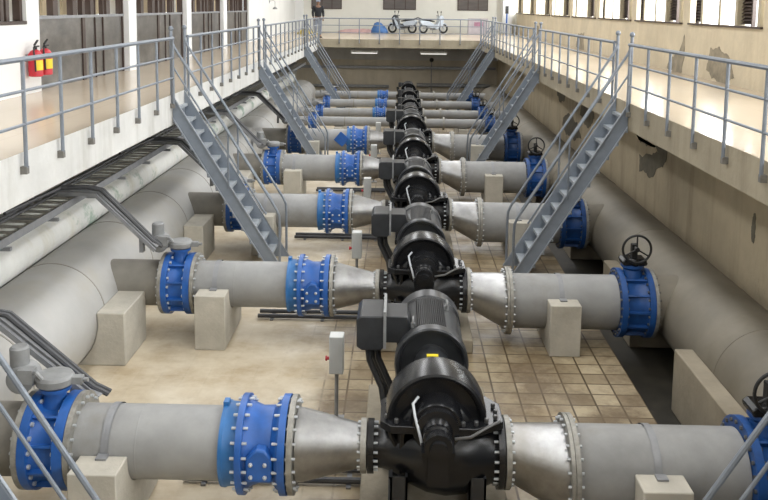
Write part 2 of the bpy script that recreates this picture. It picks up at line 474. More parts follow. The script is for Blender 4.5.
def segs(st, y0, y1):
    out = []; a = y0
    for s0, s1 in st: out.append((a, s0-.12)); a = s1+.12
    out.append((a, y1)); return out
wh = ['in front of the nearest stair', 'between the nearest and the second stair', 'between the second and the third stair', 'between the third and the farthest stair', 'beyond the farthest stair']
for i, (a, b) in enumerate(segs(LS, 1.2, YB-.15)):
    railing(a, b, XL, 1, 'grey pipe railing along the left deck edge ' + wh[i])
for i, (a, b) in enumerate(segs(RS, 1.2, YB-.15)):
    railing(a, b, XR, -1, 'grey pipe railing along the right deck edge ' + wh[i])
railing(XL+.1, XR-.1, YB, -1, 'thin grey railing along the back deck in front of motorbikes', 'x', 1.0)

# ------------------------------------------------------------------ steel stairs
def make_stair(sx, loc, label):
    r = empty('steel_stair', loc, label, 'stairs', 'steel stairs down to the pit floor')
    W, RUN = .9, 2.04; sl = DZ/RUN; NR = 13
    for y0 in (0, W-.035):
        b = MB()
        b.prism([(sx*.0, DZ), (sx*RUN, .0), (sx*(RUN-.26), .0), (0, DZ-.42)], y0, y0+.012, 'y')
        # turned lips of the channel
        for (xa, za, xb, zb) in ((0, DZ, RUN, 0), (0, DZ-.42, RUN-.26, 0)):
            b.prism([(sx*xa, za), (sx*xb, zb), (sx*(xb-.02), zb), (sx*xa, za-.035)], y0 - (.03 if y0 == 0 else 0) , y0+(.012 if y0 == 0 else .042), 'y', 1)
        b.build('stringer', [M['stair'], M['lip']], r)
    tp = None
    for i in range(1, NR):
        z = DZ*(1 - i/NR); xn = RUN*i/NR
        if tp is None:
            b = MB()
            xs = sorted((sx*(-.24), sx*.0))
            b.box(xs[0], xs[1], .013, W-.036, -.03, 0)
            xs = sorted((sx*(-.012), sx*.002)); b.box(xs[0], xs[1], .013, W-.036, -.05, .004)
            tp = b.build('tread', M['tread'], r)
            rb = MB(); xs = sorted((sx*(-.24), sx*(-.225))); rb.box(xs[0], xs[1], .013, W-.036, 0, .222)
            rb.build('riser', M['stair'], tp)
            tp.location = (sx*(xn-.09), 0, z)
        else:
            c = copy_tree(tp, r); c.location = (sx*(xn-.09), 0, z)
    for y0 in (-.03, W+.03):
        b = MB()
        top = [(0, DZ+1.0), (sx*.06, DZ+.86)] + [(sx*(.06+t*1.85), DZ+.86 - t*1.85*sl) for t in (.33, .66, 1.0)]
        xe, ze = abs(top[-1][0]), top[-1][1]
        top += [(sx*(xe+.05), ze-.12), (sx*(xe+.06), ze-.35), (sx*(xe+.06), .03)]
        b.tube([(x, y0, z) for x, z in top], .024, 8)
        b.tube([(sx*.02, y0, DZ+.52), (sx*1.72, y0, DZ+.52-1.72*sl+.03)], .017, 8)
        for xx in (1.02,):
            b.tube([(sx*xx, y0, DZ - xx*sl - .1), (sx*xx, y0, DZ - xx*sl + .95)], .018, 8)
        b.build('handrail', M['rail'], r)
        q = MB(); q.tube([(sx*-.0, y0*1.6 if y0 < 0 else y0+.02, DZ-.25), (sx*-.0, y0*1.6 if y0 < 0 else y0+.02, DZ+1.17)], .03, 8)
        n = q.build('newel_post', M['rail'], r)
        MB().ball((0, y0*1.6 if y0 < 0 else y0+.02, DZ+1.21), .05).build('ball_cap', M['rail'], n)
    return r
wh2 = ['nearest of all, before the first pump row', 'standing between the second and third pump rows', 'standing between the fourth and fifth pump rows', 'farthest of all, by the small pumps']
for side, st, sx, x0 in (('left', LS, 1, XL+.012), ('right', RS, -1, XR-.012)):
    proto = None
    for i, (a, b) in enumerate(st):
        lab = 'steel stair from the %s deck, %s' % (side, wh2[i])
        if proto is None: proto = make_stair(sx, (x0, a, 0), lab)
        else: dup(proto, (x0, a, 0), lab)

# ------------------------------------------------------------------ header pipes along the pit
HLX, HLZ, HLR = -4.81, .60, .725
HRX, HRZ, HRR = 4.53, .45, .663
h = empty('header_pipe', (HLX, 2, HLZ), 'huge pale grey delivery header pipe along the left pit wall', 'pipe')
MB().lathe([(-1, HLR), (40.2, HLR), (40.35, HLR*.9), (40.42, HLR*.5), (40.45, .02)], (0,0,0), 'y', 64).build('barrel', M['header_pipe'], h)
pr = None
for i in range(17):
    yy = 11.65 - 2*2.375 + i*2.375 - 2
    if yy > 40: break
    if pr is None:
        pr = MB().lathe([(-.02, HLR-.01), (-.012, HLR+.006), (.012, HLR+.006), (.02, HLR-.01)], (0,0,0), 'y', 64, cap=False).build('weld_seam', M['seam'], h); pr.location = (0, yy, 0)
    else:
        c = pr.copy(); COL.objects.link(c); c.parent = h; c.location = (0, yy, 0)
h = empty('header_pipe', (HRX, 2, HRZ), 'huge shade-darkened suction header pipe along the right pit wall', 'pipe')
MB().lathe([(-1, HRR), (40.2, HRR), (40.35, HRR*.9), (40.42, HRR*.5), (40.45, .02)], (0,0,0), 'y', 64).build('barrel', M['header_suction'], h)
pr = None
for i in range(9):
    yy = 10.2 + i*4.75 - 2 - 4.75
    if pr is None:
        pr = MB().lathe([(-.02, HRR-.01), (-.012, HRR+.006), (.012, HRR+.006), (.02, HRR-.01)], (0,0,0), 'y', 64, cap=False).build('weld_seam', M['header_suction'], h); pr.location = (0, yy, 0)
    else:
        c = pr.copy(); COL.objects.link(c); c.parent = h; c.location = (0, yy, 0)

# ------------------------------------------------------------------ pump units
PX = .38
def make_pump(loc, label):
    r = empty('pump_set', loc, label, 'pump', 'black pump sets down the middle of the pit')
    K, Z = M['black'], 1.12
    # skid
    b = MB()
    for x in (-.44, .36): b.box(x, x+.1, -.42, 2.42, .2, .30)
    for y in (-.42, .35, .98, 2.3): b.box(-.44, .46, y, y+.12, .2, .298)
    b.build('base_frame', M['motor'], r, bevel=.006)
    fp = None
    for x in (-.42, .30):
        for y in (-.36, .26):
            if fp is None:
                b = MB(); b.box(0, .16, 0, .015, .0, .36); b.box(0, .02, 0, .13, 0, .36); b.box(.14, .16, 0, .13, 0, .36); b.box(-.02, .18, -.02, .15, 0, .02)
                fp = b.build('foot', M['motor'], r); fp.location = (x, y, .3)
            else:
                c = fp.copy(); COL.objects.link(c); c.parent = r; c.location = (x, y, .3)
    # lower casing with both nozzles
    b = MB()
    cen = lambda t: (0, (.77 - (t+.6)*.03))
    b.lathe([(-.60, .195), (-.50, .195), (-.38, .23), (-.24, .32), (-.08, .385), (.1, .41), (.28, .385), (.42, .335), (.52, .29), (.60, .275)], (0,0,0), 'x', 40, shift=cen)
    b.lathe([(-.24, .30), (-.2, .36), (-.1, .41), (.1, .41), (.2, .36), (.24, .30)], (0,0,.95), 'y', 40)
    b.box(-.34, .36, -.24, .24, .62, 1.08)
    b.build('casing', K, r, bevel=.012)
    # upper volute cover
    b = MB(); b.lathe([(-.13, .2), (-.14, .39), (-.2, .415), (-.21, .44), (-.20, .462), (-.1, .475), (.1, .475), (.20, .462), (.21, .44), (.2, .415), (.14, .39), (.13, .2)], (0,0,Z), 'y', 48)
    b.lathe([(-.34, .17), (-.335, .225), (-.31, .235), (-.12, .26), (.12, .26), (.31, .235), (.335, .225), (.34, .17)], (0,0,Z), 'y', 40)
    b.build('volute_cover', K, r, angle=24)
    # split flange
    b = MB()
    b.prism([(-.52, -.22), (-.42, -.33), (.36, -.36), (.62, -.2), (.62, .16), (.5, .33), (-.42, .33), (-.52, .2)], Z-.06, Z+.015, 'z')
    for x, y in [(-.46,-.18),(-.37,-.27),(-.2,-.29),(.24,-.31),(.36,-.29),(.46,-.23),(.55,-.16),(.56,-.05),(.55,.08),(.44,.27),(-.37,.27),(-.46,.15)]:
        b.lathe([(0, .022), (.045, .022)], (x, y, Z+.015), 'z', 6, 1)
    b.build('split_flange', [K, M['darkbolt']], r, bevel=.006)
    for nm, x, R, ri, zc in (('discharge_flange', -.62, .25, .2, .77), ('suction_flange', .62, .335, .29, .735)):
        b = MB(); s = 1 if x > 0 else -1
        b.lathe([(-.03, R), (.03, R)], (x-.01*s, 0, zc), 'x', 40)
        b.bolts(x - s*.05, R*.86, 16 if x < 0 else 20, 0, zc, .013, .03)
        b.build(nm, [K, M['bolt']], r)
    # bearing housings
    for s, nm in ((-1, 'bearing_housing'), (1, 'bearing_housing')):
        b = MB()
        b.lathe([(s*.26, .19), (s*.34, .205), (s*.40, .2), (s*.41, .14), (s*.48, .115), (s*.50, .13), (s*.54, .13), (s*.55, .11), (s*.62, .11), (s*.63, .125), (s*.70, .125), (s*.705, .08), (s*.74, .075), (s*.75, .02)], (0,0,Z), 'y', 32)
        b.box(-.09, .09, min(s*.3, s*.685), max(s*.3, s*.685), .82, 1.04)
        b.prism([(-.09, .74), (.09, .74), (.15, 1.06), (-.15, 1.06)], min(s*.24, s*.66), max(s*.24, s*.66), 'y')
        b.build(nm, K, r)
    b = MB(); b.tube([(-.17,-.2,Z+.24), (-.22,-.26,Z+.2), (-.2,-.36,Z+.12), (-.16,-.44,Z+.0), (-.12,-.5,Z-.14)], .014, 8); b.build('flushing_pipe', M['bolt'], r)
    b = MB(); b.tube([(.16,-.42,Z-.05), (.3,-.44,Z-.02), (.46,-.38,Z+.05), (.58,-.3,Z+.07)], .014, 8); b.build('drain_pipe', M['darkbolt'], r)
    # coupling guard
    b = MB(); b.lathe([(.72, .19), (1.12, .19)], (0,0,Z), 'y', 24); b.box(-.17, .17, .76, 1.08, .3, 1.1)
    g = b.build('coupling_guard', M['motor'], r)
    b = MB(); b.prism([(-.06, .205), (.06, .205), (.06, .19), (-.06, .19)], .86, .92, 'y'); o = b.build('yellow_tag', M['yellow'], g); o.location = (0,0,Z-.012); o['label'] = 'small yellow tag'
    # motor
    b = MB(); b.lathe([(1.19, .12), (1.17, .335), (1.10, .355), (1.09, .385), (1.11, .4), (1.24, .4), (1.27, .36), (2.2, .36), (2.22, .385), (2.45, .385), (2.5, .35), (2.52, .2)], (0,0,Z), 'y', 48)
    b.lathe([(1.04, .14), (1.12, .15), (1.19, .2)], (0,0,Z), 'y', 32)
    b.build('motor_body', M['motor'], r, angle=24)
    b = MB()
    for i in range(15):
        a = PI/2 + (i-7)*.062
        b.box(.345, .385, 1.29, 2.18, -.006, .006, 0, Matrix.Translation((0,0,Z)) @ Matrix.Rotation(-a, 4, 'Y'))
    for s in (-1, 1):
        for i in range(9):
            a = PI/2 + s*(1.2 + i*.1)
            b.box(.345, .375, 1.29, 2.18, -.006, .006, 0, Matrix.Translation((0,0,Z)) @ Matrix.Rotation(-a, 4, 'Y'))
    b.build('cooling_fins', M['fin'], r)
    for x in (-.3, .18):
        b = MB(); b.box(x, x+.12, 1.3, 2.15, .29, .85); b.build('motor_foot', M['motor'], r)
    for x, y in ((-.2, 1.38), (.2, 1.95)):
        b = MB(); b.torus((x, y, Z+.38), .04, .014, 'x', 16, 6); b.lathe([(-.06, .025), (0, .025)], (x, y, Z+.36), 'z', 8); b.build('lifting_eye', M['gear'], r)
    b = MB(); b.prism([(-.82, 1.21), (-.76, 1.17), (-.55, 1.17), (-.51, 1.22), (-.51, 1.56), (-.78, 1.56), (-.82, 1.51)], 1.32, 1.9, 'y'); tb = b.build('terminal_box', M['motor'], r, bevel=.015)
    b = MB(); b.prism([(-.51, 1.24), (-.28, 1.24), (-.22, 1.38), (-.26, 1.54), (-.51, 1.54)], 1.38, 1.84, 'y'); b.build('box_neck', M['motor'], tb, bevel=.01)
    b = MB(); b.box(-.525, -.495, 1.3, 1.92, 1.2, 1.62); b.build('clamp_plate', M['gear'], tb)
    for i, (x, y) in enumerate(((-.7, 1.45), (-.6, 1.5), (-.66, 1.62))):
        b = MB(); b.tube([(x, y, 1.19), (x+.02, y-.02, 1.02), (x+.16, y-.12, .75), (x+.22, y-.3, .45), (x+.18, y-.55, .31), (x+.2, y-.9, .30)], .035, 8)
        b.build('power_cable', M['rubber'], r)
    return r
pump = make_pump((PX, ROW[0], 0), '')
plinth = None
for i, Y in enumerate(ROW):
    lab = 'large black pump with ribbed motor, %s in the row' % ('nearest' if i == 0 else ORD[i])
    if i == 0: pump['label'] = lab
    else: dup(pump, (PX, Y, 0), lab)
    lab = 'low concrete plinth under the %s black pump' % ('nearest large' if i == 0 else ORD[i] + ' large')
    if plinth is None:
        plinth = MB().box(-.72, .72, -.62, 2.62, 0, .2).build('concrete_plinth', M['plinth'], None, bevel=.02, loc=(PX, Y, 0)); tag(plinth, lab, 'plinth', 'pump plinths')
    else: dup(plinth, (PX, Y, 0), lab)
for i, Y in enumerate(SMALL):
    dup(pump, (PX+.02, Y, .12), 'smaller black pump set, %s in the far small pump rows' % ['first', 'second', 'third', 'last'][i], 'small far pump sets', scale=.78)
    dup(plinth, (PX+.02, Y, .0), 'low concrete plinth under the %s small far pump' % ['first', 'second', 'third', 'last'][i], 'small pump plinths', scale=.78)
for o in list(COL.objects):
    if o.name.startswith('terminal_box') and o.parent and o.parent.get('group') == 'small far pump sets':
        o.scale = (.55, .7, .7); o.location = (-.16, .4, .38)
    if o.name.startswith('concrete_plinth') and o.get('group') == 'small pump plinths': o.scale = (.78, .78, 1.38)

# ------------------------------------------------------------------ discharge side (left): built for the first row, copied to the rest
def make_reducer(loc, label):
    r = empty('concentric_reducer', loc, label, 'pipe reducer', 'tapered steel reducers left of the pumps')
    MB().lathe([(0, .205), (.06, .21), (.58, .335), (.66, .34)], (-.66, 0, 0), 'x', 48, shift=None).build('cone', M['stainless'], r) if False else None
    MB().lathe([(-.66, .34), (-.60, .335), (-.10, .212), (-.03, .205)], (0,0,0), 'x', 48).build('cone', M['stainless'], r)
    b = MB(); b.lathe([(-.055, .25), (0, .25)], (0,0,0), 'x', 40); b.bolts(-.055, .215, 16, 0, 0, .012, .03); b.build('small_flange', [M['zinc'], M['bolt']], r)
    b = MB(); b.lathe([(-.72, .455), (-.67, .455)], (0,0,0), 'x', 48); b.bolts(-.67, .405, 20, 0, 0, .014, .03); b.build('large_flange', [M['zinc'], M['bolt']], r)
    return r
def make_check(loc, label):
    r = empty('check_valve', loc, label, 'valve', 'blue check valves left of the pumps')
    # local origin: right face of the valve, running to -x
    b = MB(); b.lathe([(-.64, .36), (-.635, .392), (-.60, .395), (-.585, .385), (-.50, .378), (-.47, .375)], (0,0,0), 'x', 48)
    b.box(-.64, -.59, -.05, .05, .37, .43)
    b.build('dismantling_joint', M['joint_blue'], r)
    b = MB(); b.lathe([(-.47, .46), (-.41, .46)], (0,0,0), 'x', 48); b.bolts(-.44, .42, 20, 0, 0, .014, .075); b.build('flange', [M['blue'], M['bolt']], r)
    b = MB(); b.lathe([(-.41, .40), (-.37, .385), (-.28, .35), (-.16, .355), (-.12, .40), (-.10, .425), (-.08, .43)], (0,0,0), 'x', 48)
    b.build('body', M['blue'], r)
    b = MB(); b.lathe([(-.08, .46), (-.015, .46)], (0,0,0), 'x', 48); b.bolts(-.06, .42, 20, 0, 0, .014, .075); b.build('flange', [M['blue'], M['bolt']], r)
    b = MB(); b.prism([(-.37,-.16),(-.30,-.16),(-.13,-.16),(-.13,.06),(-.19,.15),(-.27,.16),(-.37,.07)], -.43, -.30, 'y'); ht = b.build('hatch', M['blue'], r, bevel=.02)
    for x in (-.32, -.19):
        for z in (-.1, .02):
            MB().ball((x, -.44, z), .022, 8).build('hatch_bolt', M['bolt'], ht)
    return r
def make_spool(loc, label):
    r = empty('discharge_pipe', loc, label, 'pipe', 'grey pipe runs left of the pumps')
    # from the butterfly valve (x 0) to the check valve (x 1.41)
    MB().lathe([(0, .34), (1.43, .34)], (0,0,0), 'x', 64).build('barrel', M['pipe'], r)
    MB().lathe([(.0, .3405), (.008, .343), (.016, .3405)], (.62,0,0), 'x', 64, cap=False).build('weld_seam', M['pipe'], r)
    b = MB(); b.lathe([(0, .455), (.05, .455)], (0,0,0), 'x', 48); b.bolts(.05, .405, 20, 0, 0, .014, .03); b.build('flange', [M['zinc'], M['bolt']], r)
    return r
def make_butterfly(loc, label):
    r = empty('butterfly_valve', loc, label, 'valve', 'blue butterfly valves by the left header')
    B = M['blue']
    for x0, x1 in ((-.42, -.34), (-.10, -.005)):
        b = MB(); b.lathe([(x0, .455), (x1, .455)], (0,0,0), 'x', 48); b.bolts((x0+x1)/2, .41, 20, 0, 0, .022, .065); b.build('flange', [B, M['bolt']], r)
    b = MB(); b.lathe([(-.34, .40), (-.30, .375), (-.14, .375), (-.10, .40)], (0,0,0), 'x', 48)
    for a in range(10):
        b.box(-.34, -.10, -.012, .012, .36, .43, 0, Matrix.Rotation(2*PI*a/10, 4, 'X'))
    b.build('body', B, r)
    b = MB(); b.lathe([(.34, .13), (.46, .10), (.50, .10), (.51, .15), (.545, .15)], (-.22,0,0), 'z', 24); b.build('neck', B, r)
    b = MB(); b.lathe([(.545, .14), (.57, .175), (.63, .18), (.66, .16), (.67, .1)], (-.22,0,0), 'z', 32)
    b.box(-.06, .05, -.04, .04, .57, .64); b.tube([(.04,0,.605), (.1,0,.605)], .022, 8)
    b.build('gearbox', M['gear'], r)
    b = MB(); b.lathe([(-.14, .10), (-.12, .13), (.10, .13), (.12, .1)], (-.52,.02,.62), 'y', 20)
    b.lathe([(0, .09), (.18, .09), (.2, .07)], (-.56,.02,.72), 'z', 18)
    b.tube([(-.52,.02,.62), (-.3,.02,.6)], .07, 12)
    b.tube([(-.42,-.08,.7), (-.34,-.14,.72), (-.27,-.12,.62)], .022, 8)
    b.box(-.52, -.38, -.14, -.02, .6, .74)
    b.build('actuator', M['gear'], r)
    return r
def make_stub(loc, label):
    r = empty('branch_pipe', loc, label, 'pipe', 'short dark branch pipes off the left header')
    MB().lathe([(-.95, .34), (-.06, .34)], (0,0,0), 'x', 48).build('barrel', M['stub'], r)
    b = MB(); b.lathe([(-.055, .455), (-.002, .455)], (0,0,0), 'x', 48); b.bolts(-.05, .41, 20, 0, 0, .014, .03); b.build('flange', [M['zinc'], M['bolt']], r)
    return r
def make_saddle(loc, R, za, label, group, back=.62, top=None, low=None):
    """concrete pier: tall front, pipe resting in a saddle"""
    top = top or za + .03; low = low or za - .3
    pts = [(-.68, 0), (-.68, top), (-.41, top)]
    a0 = math.atan2(top-za, -.41); Rr = R + .004
    yy = -math.sqrt(max(Rr*Rr - (top-za)**2, 0)); pts.append((yy-.002, top))
    aa = math.atan2(top-za, yy); ae = 2*PI + math.asin((low-za)/Rr) if False else -math.asin((za-low)/Rr)
    if aa > 0: aa -= 2*PI
    for i in range(1, 19):
        a = aa + (ae - aa)*i/18; pts.append((Rr*math.cos(a), za + Rr*math.sin(a)))
    pts += [(back, low), (back, 0)]
    r = empty('pipe_pier', loc, label, 'pier', group)
    MB().prism(pts, -.22, .22, 'x').build('block', M['concrete'], r, bevel=.012)
    b = MB(); b.lathe([(-.035, R+.012), (.035, R+.012)], (0,0,za), 'x', 48, cap=False, a0=math.radians(-30), a1=math.radians(184))
    b.lathe([(-.035, R+.002), (.035, R+.002)], (0,0,za), 'x', 48, cap=False, a0=math.radians(-30), a1=math.radians(184))
    b.box(-.05, .05, -R-.10, -R, top, top+.02)
    b.build('strap', M['tray'], r)
    return r
def rowname(i): return ('nearest' if i == 0 else ORD[i]) + ' pipe row'
for i, Y in enumerate(ROW):
    specs = [('red', make_reducer, (PX-.65, Y, ZA), 'shiny tapered steel reducer between black pump and blue valve, %s'),
             ('chk', make_check, (-.99, Y, ZA), 'bright blue check valve beside the steel reducer, %s'),
             ('spl', make_spool, (-3.03, Y, ZA), 'grey discharge pipe between two blue valves, %s'),
             ('btf', make_butterfly, (-3.03, Y, ZA), 'blue butterfly valve with grey gearbox near left header, %s'),
             ('stb', make_stub, (-3.45, Y, ZA), 'short dark branch pipe joining left header, %s')]
    if i == 0: PR = {}
    for key, fn, loc, lab in specs:
        if i == 0: PR[key] = fn(loc, lab % rowname(i))
        else: dup(PR[key], loc, lab % rowname(i))
    lab = 'concrete pier strapped under the left grey pipe, ' + rowname(i)
    if i == 0: PR['pier'] = make_saddle((-2.68, Y, 0), .34, ZA, lab, 'concrete piers under the left pipes')
    else: dup(PR['pier'], (-2.68, Y, 0), lab)
    lab = 'square concrete block holding up the left header before the ' + rowname(i)
    if i == 0:
        a0 = math.asin((.745-HLZ)/(HLR+.003)); a1 = -math.asin(HLZ/(HLR+.003))
        poly = [(.42, 0), (.42, .745)] + [(HLX+4.13+(HLR+.003)*math.cos(a0+(a1-a0)*q/14), HLZ+(HLR+.003)*math.sin(a0+(a1-a0)*q/14)) for q in range(15)]
        pb = MB().prism(poly, -.5, .5, 'y').build('header_block', M['concrete'], None, bevel=.015, loc=(-4.13, Y-.78, 0)); tag(pb, lab, 'block', 'blocks under the left header'); PR['hb'] = pb
    else: dup(PR['hb'], (-4.13, Y-.78, 0), lab)

r = empty('blue_plate', (-1.78, ROW[4]-.43, .86), 'tilted blue square plate clipped to the fifth left pipe', 'plate')
MB().box(-.17, .17, -.02, .02, -.17, .17, 0, Matrix.Rotation(math.radians(40), 4, 'Y')).build('plate', M['blue'], r, bevel=.008)
MB().tube([(.12, 0, -.12), (.2, .03, -.2), (.22, .15, -.24)], .018, 8).build('stem', M['blue_dark'], r)

# ------------------------------------------------------------------ suction side (right)
def make_ecc(loc, label):
    r = empty('eccentric_reducer', loc, label, 'pipe reducer', 'flat-topped steel reducers right of the pumps')
    L_ = .60
    sh = lambda t: (0, .735 + (ZS - .735)*max(0, min(1, (t-.05)/(L_-.1))))
    MB().lathe([(.03, .268), (.06, .268), (L_-.05, .405), (L_, .405)], (0,0,0), 'x', 48, shift=sh).build('cone', M['stainless'], r)
    b = MB(); b.lathe([(0, .335), (.05, .335)], (0,0,.735), 'x', 40); b.bolts(.05, .295, 20, 0, .735, .013, .03); b.build('small_flange', [M['zinc'], M['bolt']], r)
    b = MB(); b.lathe([(.57, .5), (.605, .5)], (0,0,ZS), 'x', 48); b.bolts(.57, .455, 24, 0, ZS, .014, .03); b.build('large_flange', [M['zinc'], M['bolt']], r)
    return r
def make_suction(loc, label):
    r = empty('suction_pipe', loc, label, 'pipe', 'thick pipe runs right of the pumps')
    MB().lathe([(0.0, .403), (1.60, .403)], (0,0,0), 'x', 64).build('barrel', M['pipe'], r)
    b = MB(); b.lathe([(0.0, .5), (.045, .5)], (0,0,0), 'x', 48); b.bolts(.045, .455, 24, 0, 0, .014, .03); b.build('flange', [M['zinc'], M['bolt']], r)
    return r
def make_gate(loc, label):
    r = empty('isolating_valve', loc, label, 'valve', 'blue handwheel valves by the right header')
    B = M['blue_dark']
    for x0, x1 in ((0, .08), (.40, .48)):
        b = MB(); b.lathe([(x0, .51), (x1, .51)], (0,0,0), 'x', 48); b.bolts((x0+x1)/2, .465, 24, 0, 0, .02, .06); b.build('flange', [B, M['darkbolt']], r)
    b = MB(); b.lathe([(.08, .455), (.13, .43), (.35, .43), (.40, .455)], (0,0,0), 'x', 48)
    for a in range(12): b.box(.08, .40, -.014, .014, .41, .485, 0, Matrix.Rotation(2*PI*a/12, 4, 'X'))
    b.build('body', B, r)
    b = MB(); b.lathe([(.40, .16), (.52, .13), (.56, .17), (.6, .17)], (.24,0,0), 'z', 24); b.build('neck', B, r)
    b = MB(); b.prism([(.07,.60),(.41,.60),(.43,.63),(.40,.70),(.10,.70),(.05,.66)], -.14, .12, 'y'); b.lathe([(-.18, .05), (-.13, .07)], (.24,0,.65), 'y', 20); b.build('gearbox', M['black'], r, bevel=.015)
    w = MB(); w.torus((.24,-.2,.87), .205, .018, 'y', 36, 8)
    for a in range(3):
        t = PI/2 + a*2*PI/3
        w.tube([(.24,-.2,.87), (.24+.2*math.cos(t),-.2,.87+.2*math.sin(t))], .012, 6)
    w.lathe([(-.04, .035), (.03, .035)], (.24,-.2,.87), 'y', 12); w.tube([(.24,-.2,.87), (.24,-.06,.87), ], .02, 8); w.box(.2,.28,-.1,.0,.69,.91)
    w.build('handwheel', M['rubber'], r)
    return r
def make_rstub(loc, label):
    r = empty('branch_pipe', loc, label, 'pipe', 'short branch pipes off the right header')
    MB().lathe([(.05, .403), (.12, .403), (.75, .43)], (0,0,0), 'x', 48).build('barrel', M['header_suction'], r)
    b = MB(); b.lathe([(.002, .51), (.05, .51)], (0,0,0), 'x', 48); b.bolts(.05, .465, 24, 0, 0, .014, .03); b.build('flange', [M['zinc'], M['darkbolt']], r)
    return r
for i, Y in enumerate(ROW):
    specs = [('ecc', make_ecc, (PX+.65, Y, 0), 'shiny flat-topped steel reducer right of the black pump, %s'),
             ('suc', make_suction, (PX+1.26, Y, ZS), 'thick grey suction pipe between reducer and blue valve, %s'),
             ('gat', make_gate, (3.25, Y, ZS), 'shaded blue valve with black handwheel near right header, %s'),
             ('rst', make_rstub, (3.732, Y, ZS), 'short branch pipe joining right header behind blue valve, %s')]
    for key, fn, loc, lab in specs:
        if i == 0: PR[key] = fn(loc, lab % rowname(i))
        else: dup(PR[key], loc, lab % rowname(i))
    lab = 'concrete pier strapped under the right suction pipe, ' + rowname(i)
    if i == 0: PR['rpier'] = make_saddle((2.40, Y, 0), .403, ZS, lab, 'concrete piers under the right pipes', back=.5, top=.75, low=.26)
    else: dup(PR['rpier'], (2.40, Y, 0), lab)
for i in range(5):
    Y = (10.0, 14.0, 18.75, 23.5, 28.2)[i]
    lab = 'wide concrete saddle block under the right header, %s from the front' % ORD[i]
    if i == 0:
        a0 = PI - math.asin((.54-HRZ)/(HRR+.003)); a1 = 1.5*PI
        poly = [(.18, -.298), (-.72, -.298), (-.72, .54)] + [(HRX-4.35+(HRR+.003)*math.cos(a0+(a1-a0)*q/14), HRZ+(HRR+.003)*math.sin(a0+(a1-a0)*q/14)) for q in range(15)]
        pb = MB().prism(poly, -.95, .95, 'y').build('header_block', M['concrete_brown'], None, bevel=.015, loc=(4.35, Y, 0)); tag(pb, lab, 'block', 'blocks under the right header'); PR['rhb'] = pb
    else: dup(PR['rhb'], (4.35, Y, 0), lab)

# ------------------------------------------------------------------ small far rows
SN = ['first', 'second', 'third', 'last']
def small_left(loc, label, x1):
    r = empty('discharge_pipe', loc, label, 'pipe', 'thin far pipe runs left of the small pumps')
    MB().lathe([(-4.0, .17), (x1, .17)], (0,0,0), 'x', 32).build('barrel', M['pipe'], r)
    MB().lathe([(-2.0, .175), (-1.97, .175)], (0,0,0), 'x', 32).build('weld_seam', M['stub'], r)
    return r
def small_right(loc, label):
    r = empty('suction_pipe', loc, label, 'pipe', 'thin far pipe runs right of the small pumps')
    MB().lathe([(.86, .17), (4.1, .17)], (0,0,0), 'x', 32).build('barrel', M['pipe'], r)
    for x in (.9, 1.56):
        MB().lathe([(x, .24), (x+.07, .24)], (0,0,0), 'x', 32).build('flange', M['zinc'], r)
    return r
for i, Y in enumerate(SMALL):
    small_left((0, Y, ZA), 'thin grey discharge pipe of the %s small pump, far left' % SN[i], -.14)
    small_right((0, Y, ZA-.03), 'thin grey suction pipe of the %s small pump, far right' % SN[i])
    if i:
        c = dup(PR['chk'], (-.55, Y, ZA), 'small blue check valve on the %s small pump pipe' % SN[i], 'small far check valves', scale=.72)
        c.scale = (.8, .55, .55)
    c = dup(PR['btf'], (-3.0, Y, ZA), 'small blue butterfly valve on the %s small pump pipe' % SN[i], 'small far butterfly valves'); c.scale = (.7, .6, .6)
    c = dup(PR['gat'], (3.08, Y, ZA-.03), 'small shaded blue wheel valve on the %s small suction pipe' % SN[i], 'small far wheel valves'); c.scale = (.75, .6, .6)
    for s, x in (('left', -2.2), ('right', 2.3)):
        o = MB().box(-.16, .16, -.3, .3, 0, .585 if s == 'left' else .56).build('pipe_pier', M['concrete'], None, bevel=.015, loc=(x, Y, 0))
        tag(o, 'small concrete pier under the %s thin far pipe, %s side' % (SN[i], s), 'pier', 'far small piers')

# ------------------------------------------------------------------ conduits on the floor behind the left pipes
for i, Y in enumerate(ROW):
    r = empty('floor_conduit', (0, Y+.62, 0), 'pair of dark conduits lying on the floor behind left pipe, ' + rowname(i), 'conduit', 'floor conduits')
    for dy, z in ((0, .05), (.22, .05)):
        MB().tube([(-2.2, dy, z), (-.3, dy, z)], .035, 8).build('tube', M['cable'], r)
    for x in (-2.0, -1.2, -.5):
        MB().box(x, x+.05, -.08, .3, 0, .02).build('clip', M['tray'], r)

# ------------------------------------------------------------------ control boxes on posts
cb = None
for i, Y in enumerate(ROW):
    lab = 'grey push-button box on a post beside the %s pump' % ORD[i]
    if cb is None:
        cb = empty('control_box', (-.71, Y+2.04, 0), lab, 'control box', 'push-button boxes by the pumps')
        MB().box(-.085, .085, -.07, .12, .60, 1.06).build('housing', M['boxgrey'], cb, bevel=.01)
        MB().tube([(0, .02, .01), (0, .02, .62)], .024, 10).build('post', M['gear'], cb)
        MB().box(-.09, .09, -.07, .11, 0, .015).build('base_plate', M['gear'], cb)
        b = MB(); b.lathe([(0, .02), (-.025, .02), (-.03, .032), (-.05, .03)], (-.085, .03, .76), 'x', 14); o = b.build('stop_button', M['red'], cb); o['label'] = 'red stop button'
    else: dup(cb, (-.71, Y+2.04, 0), lab)

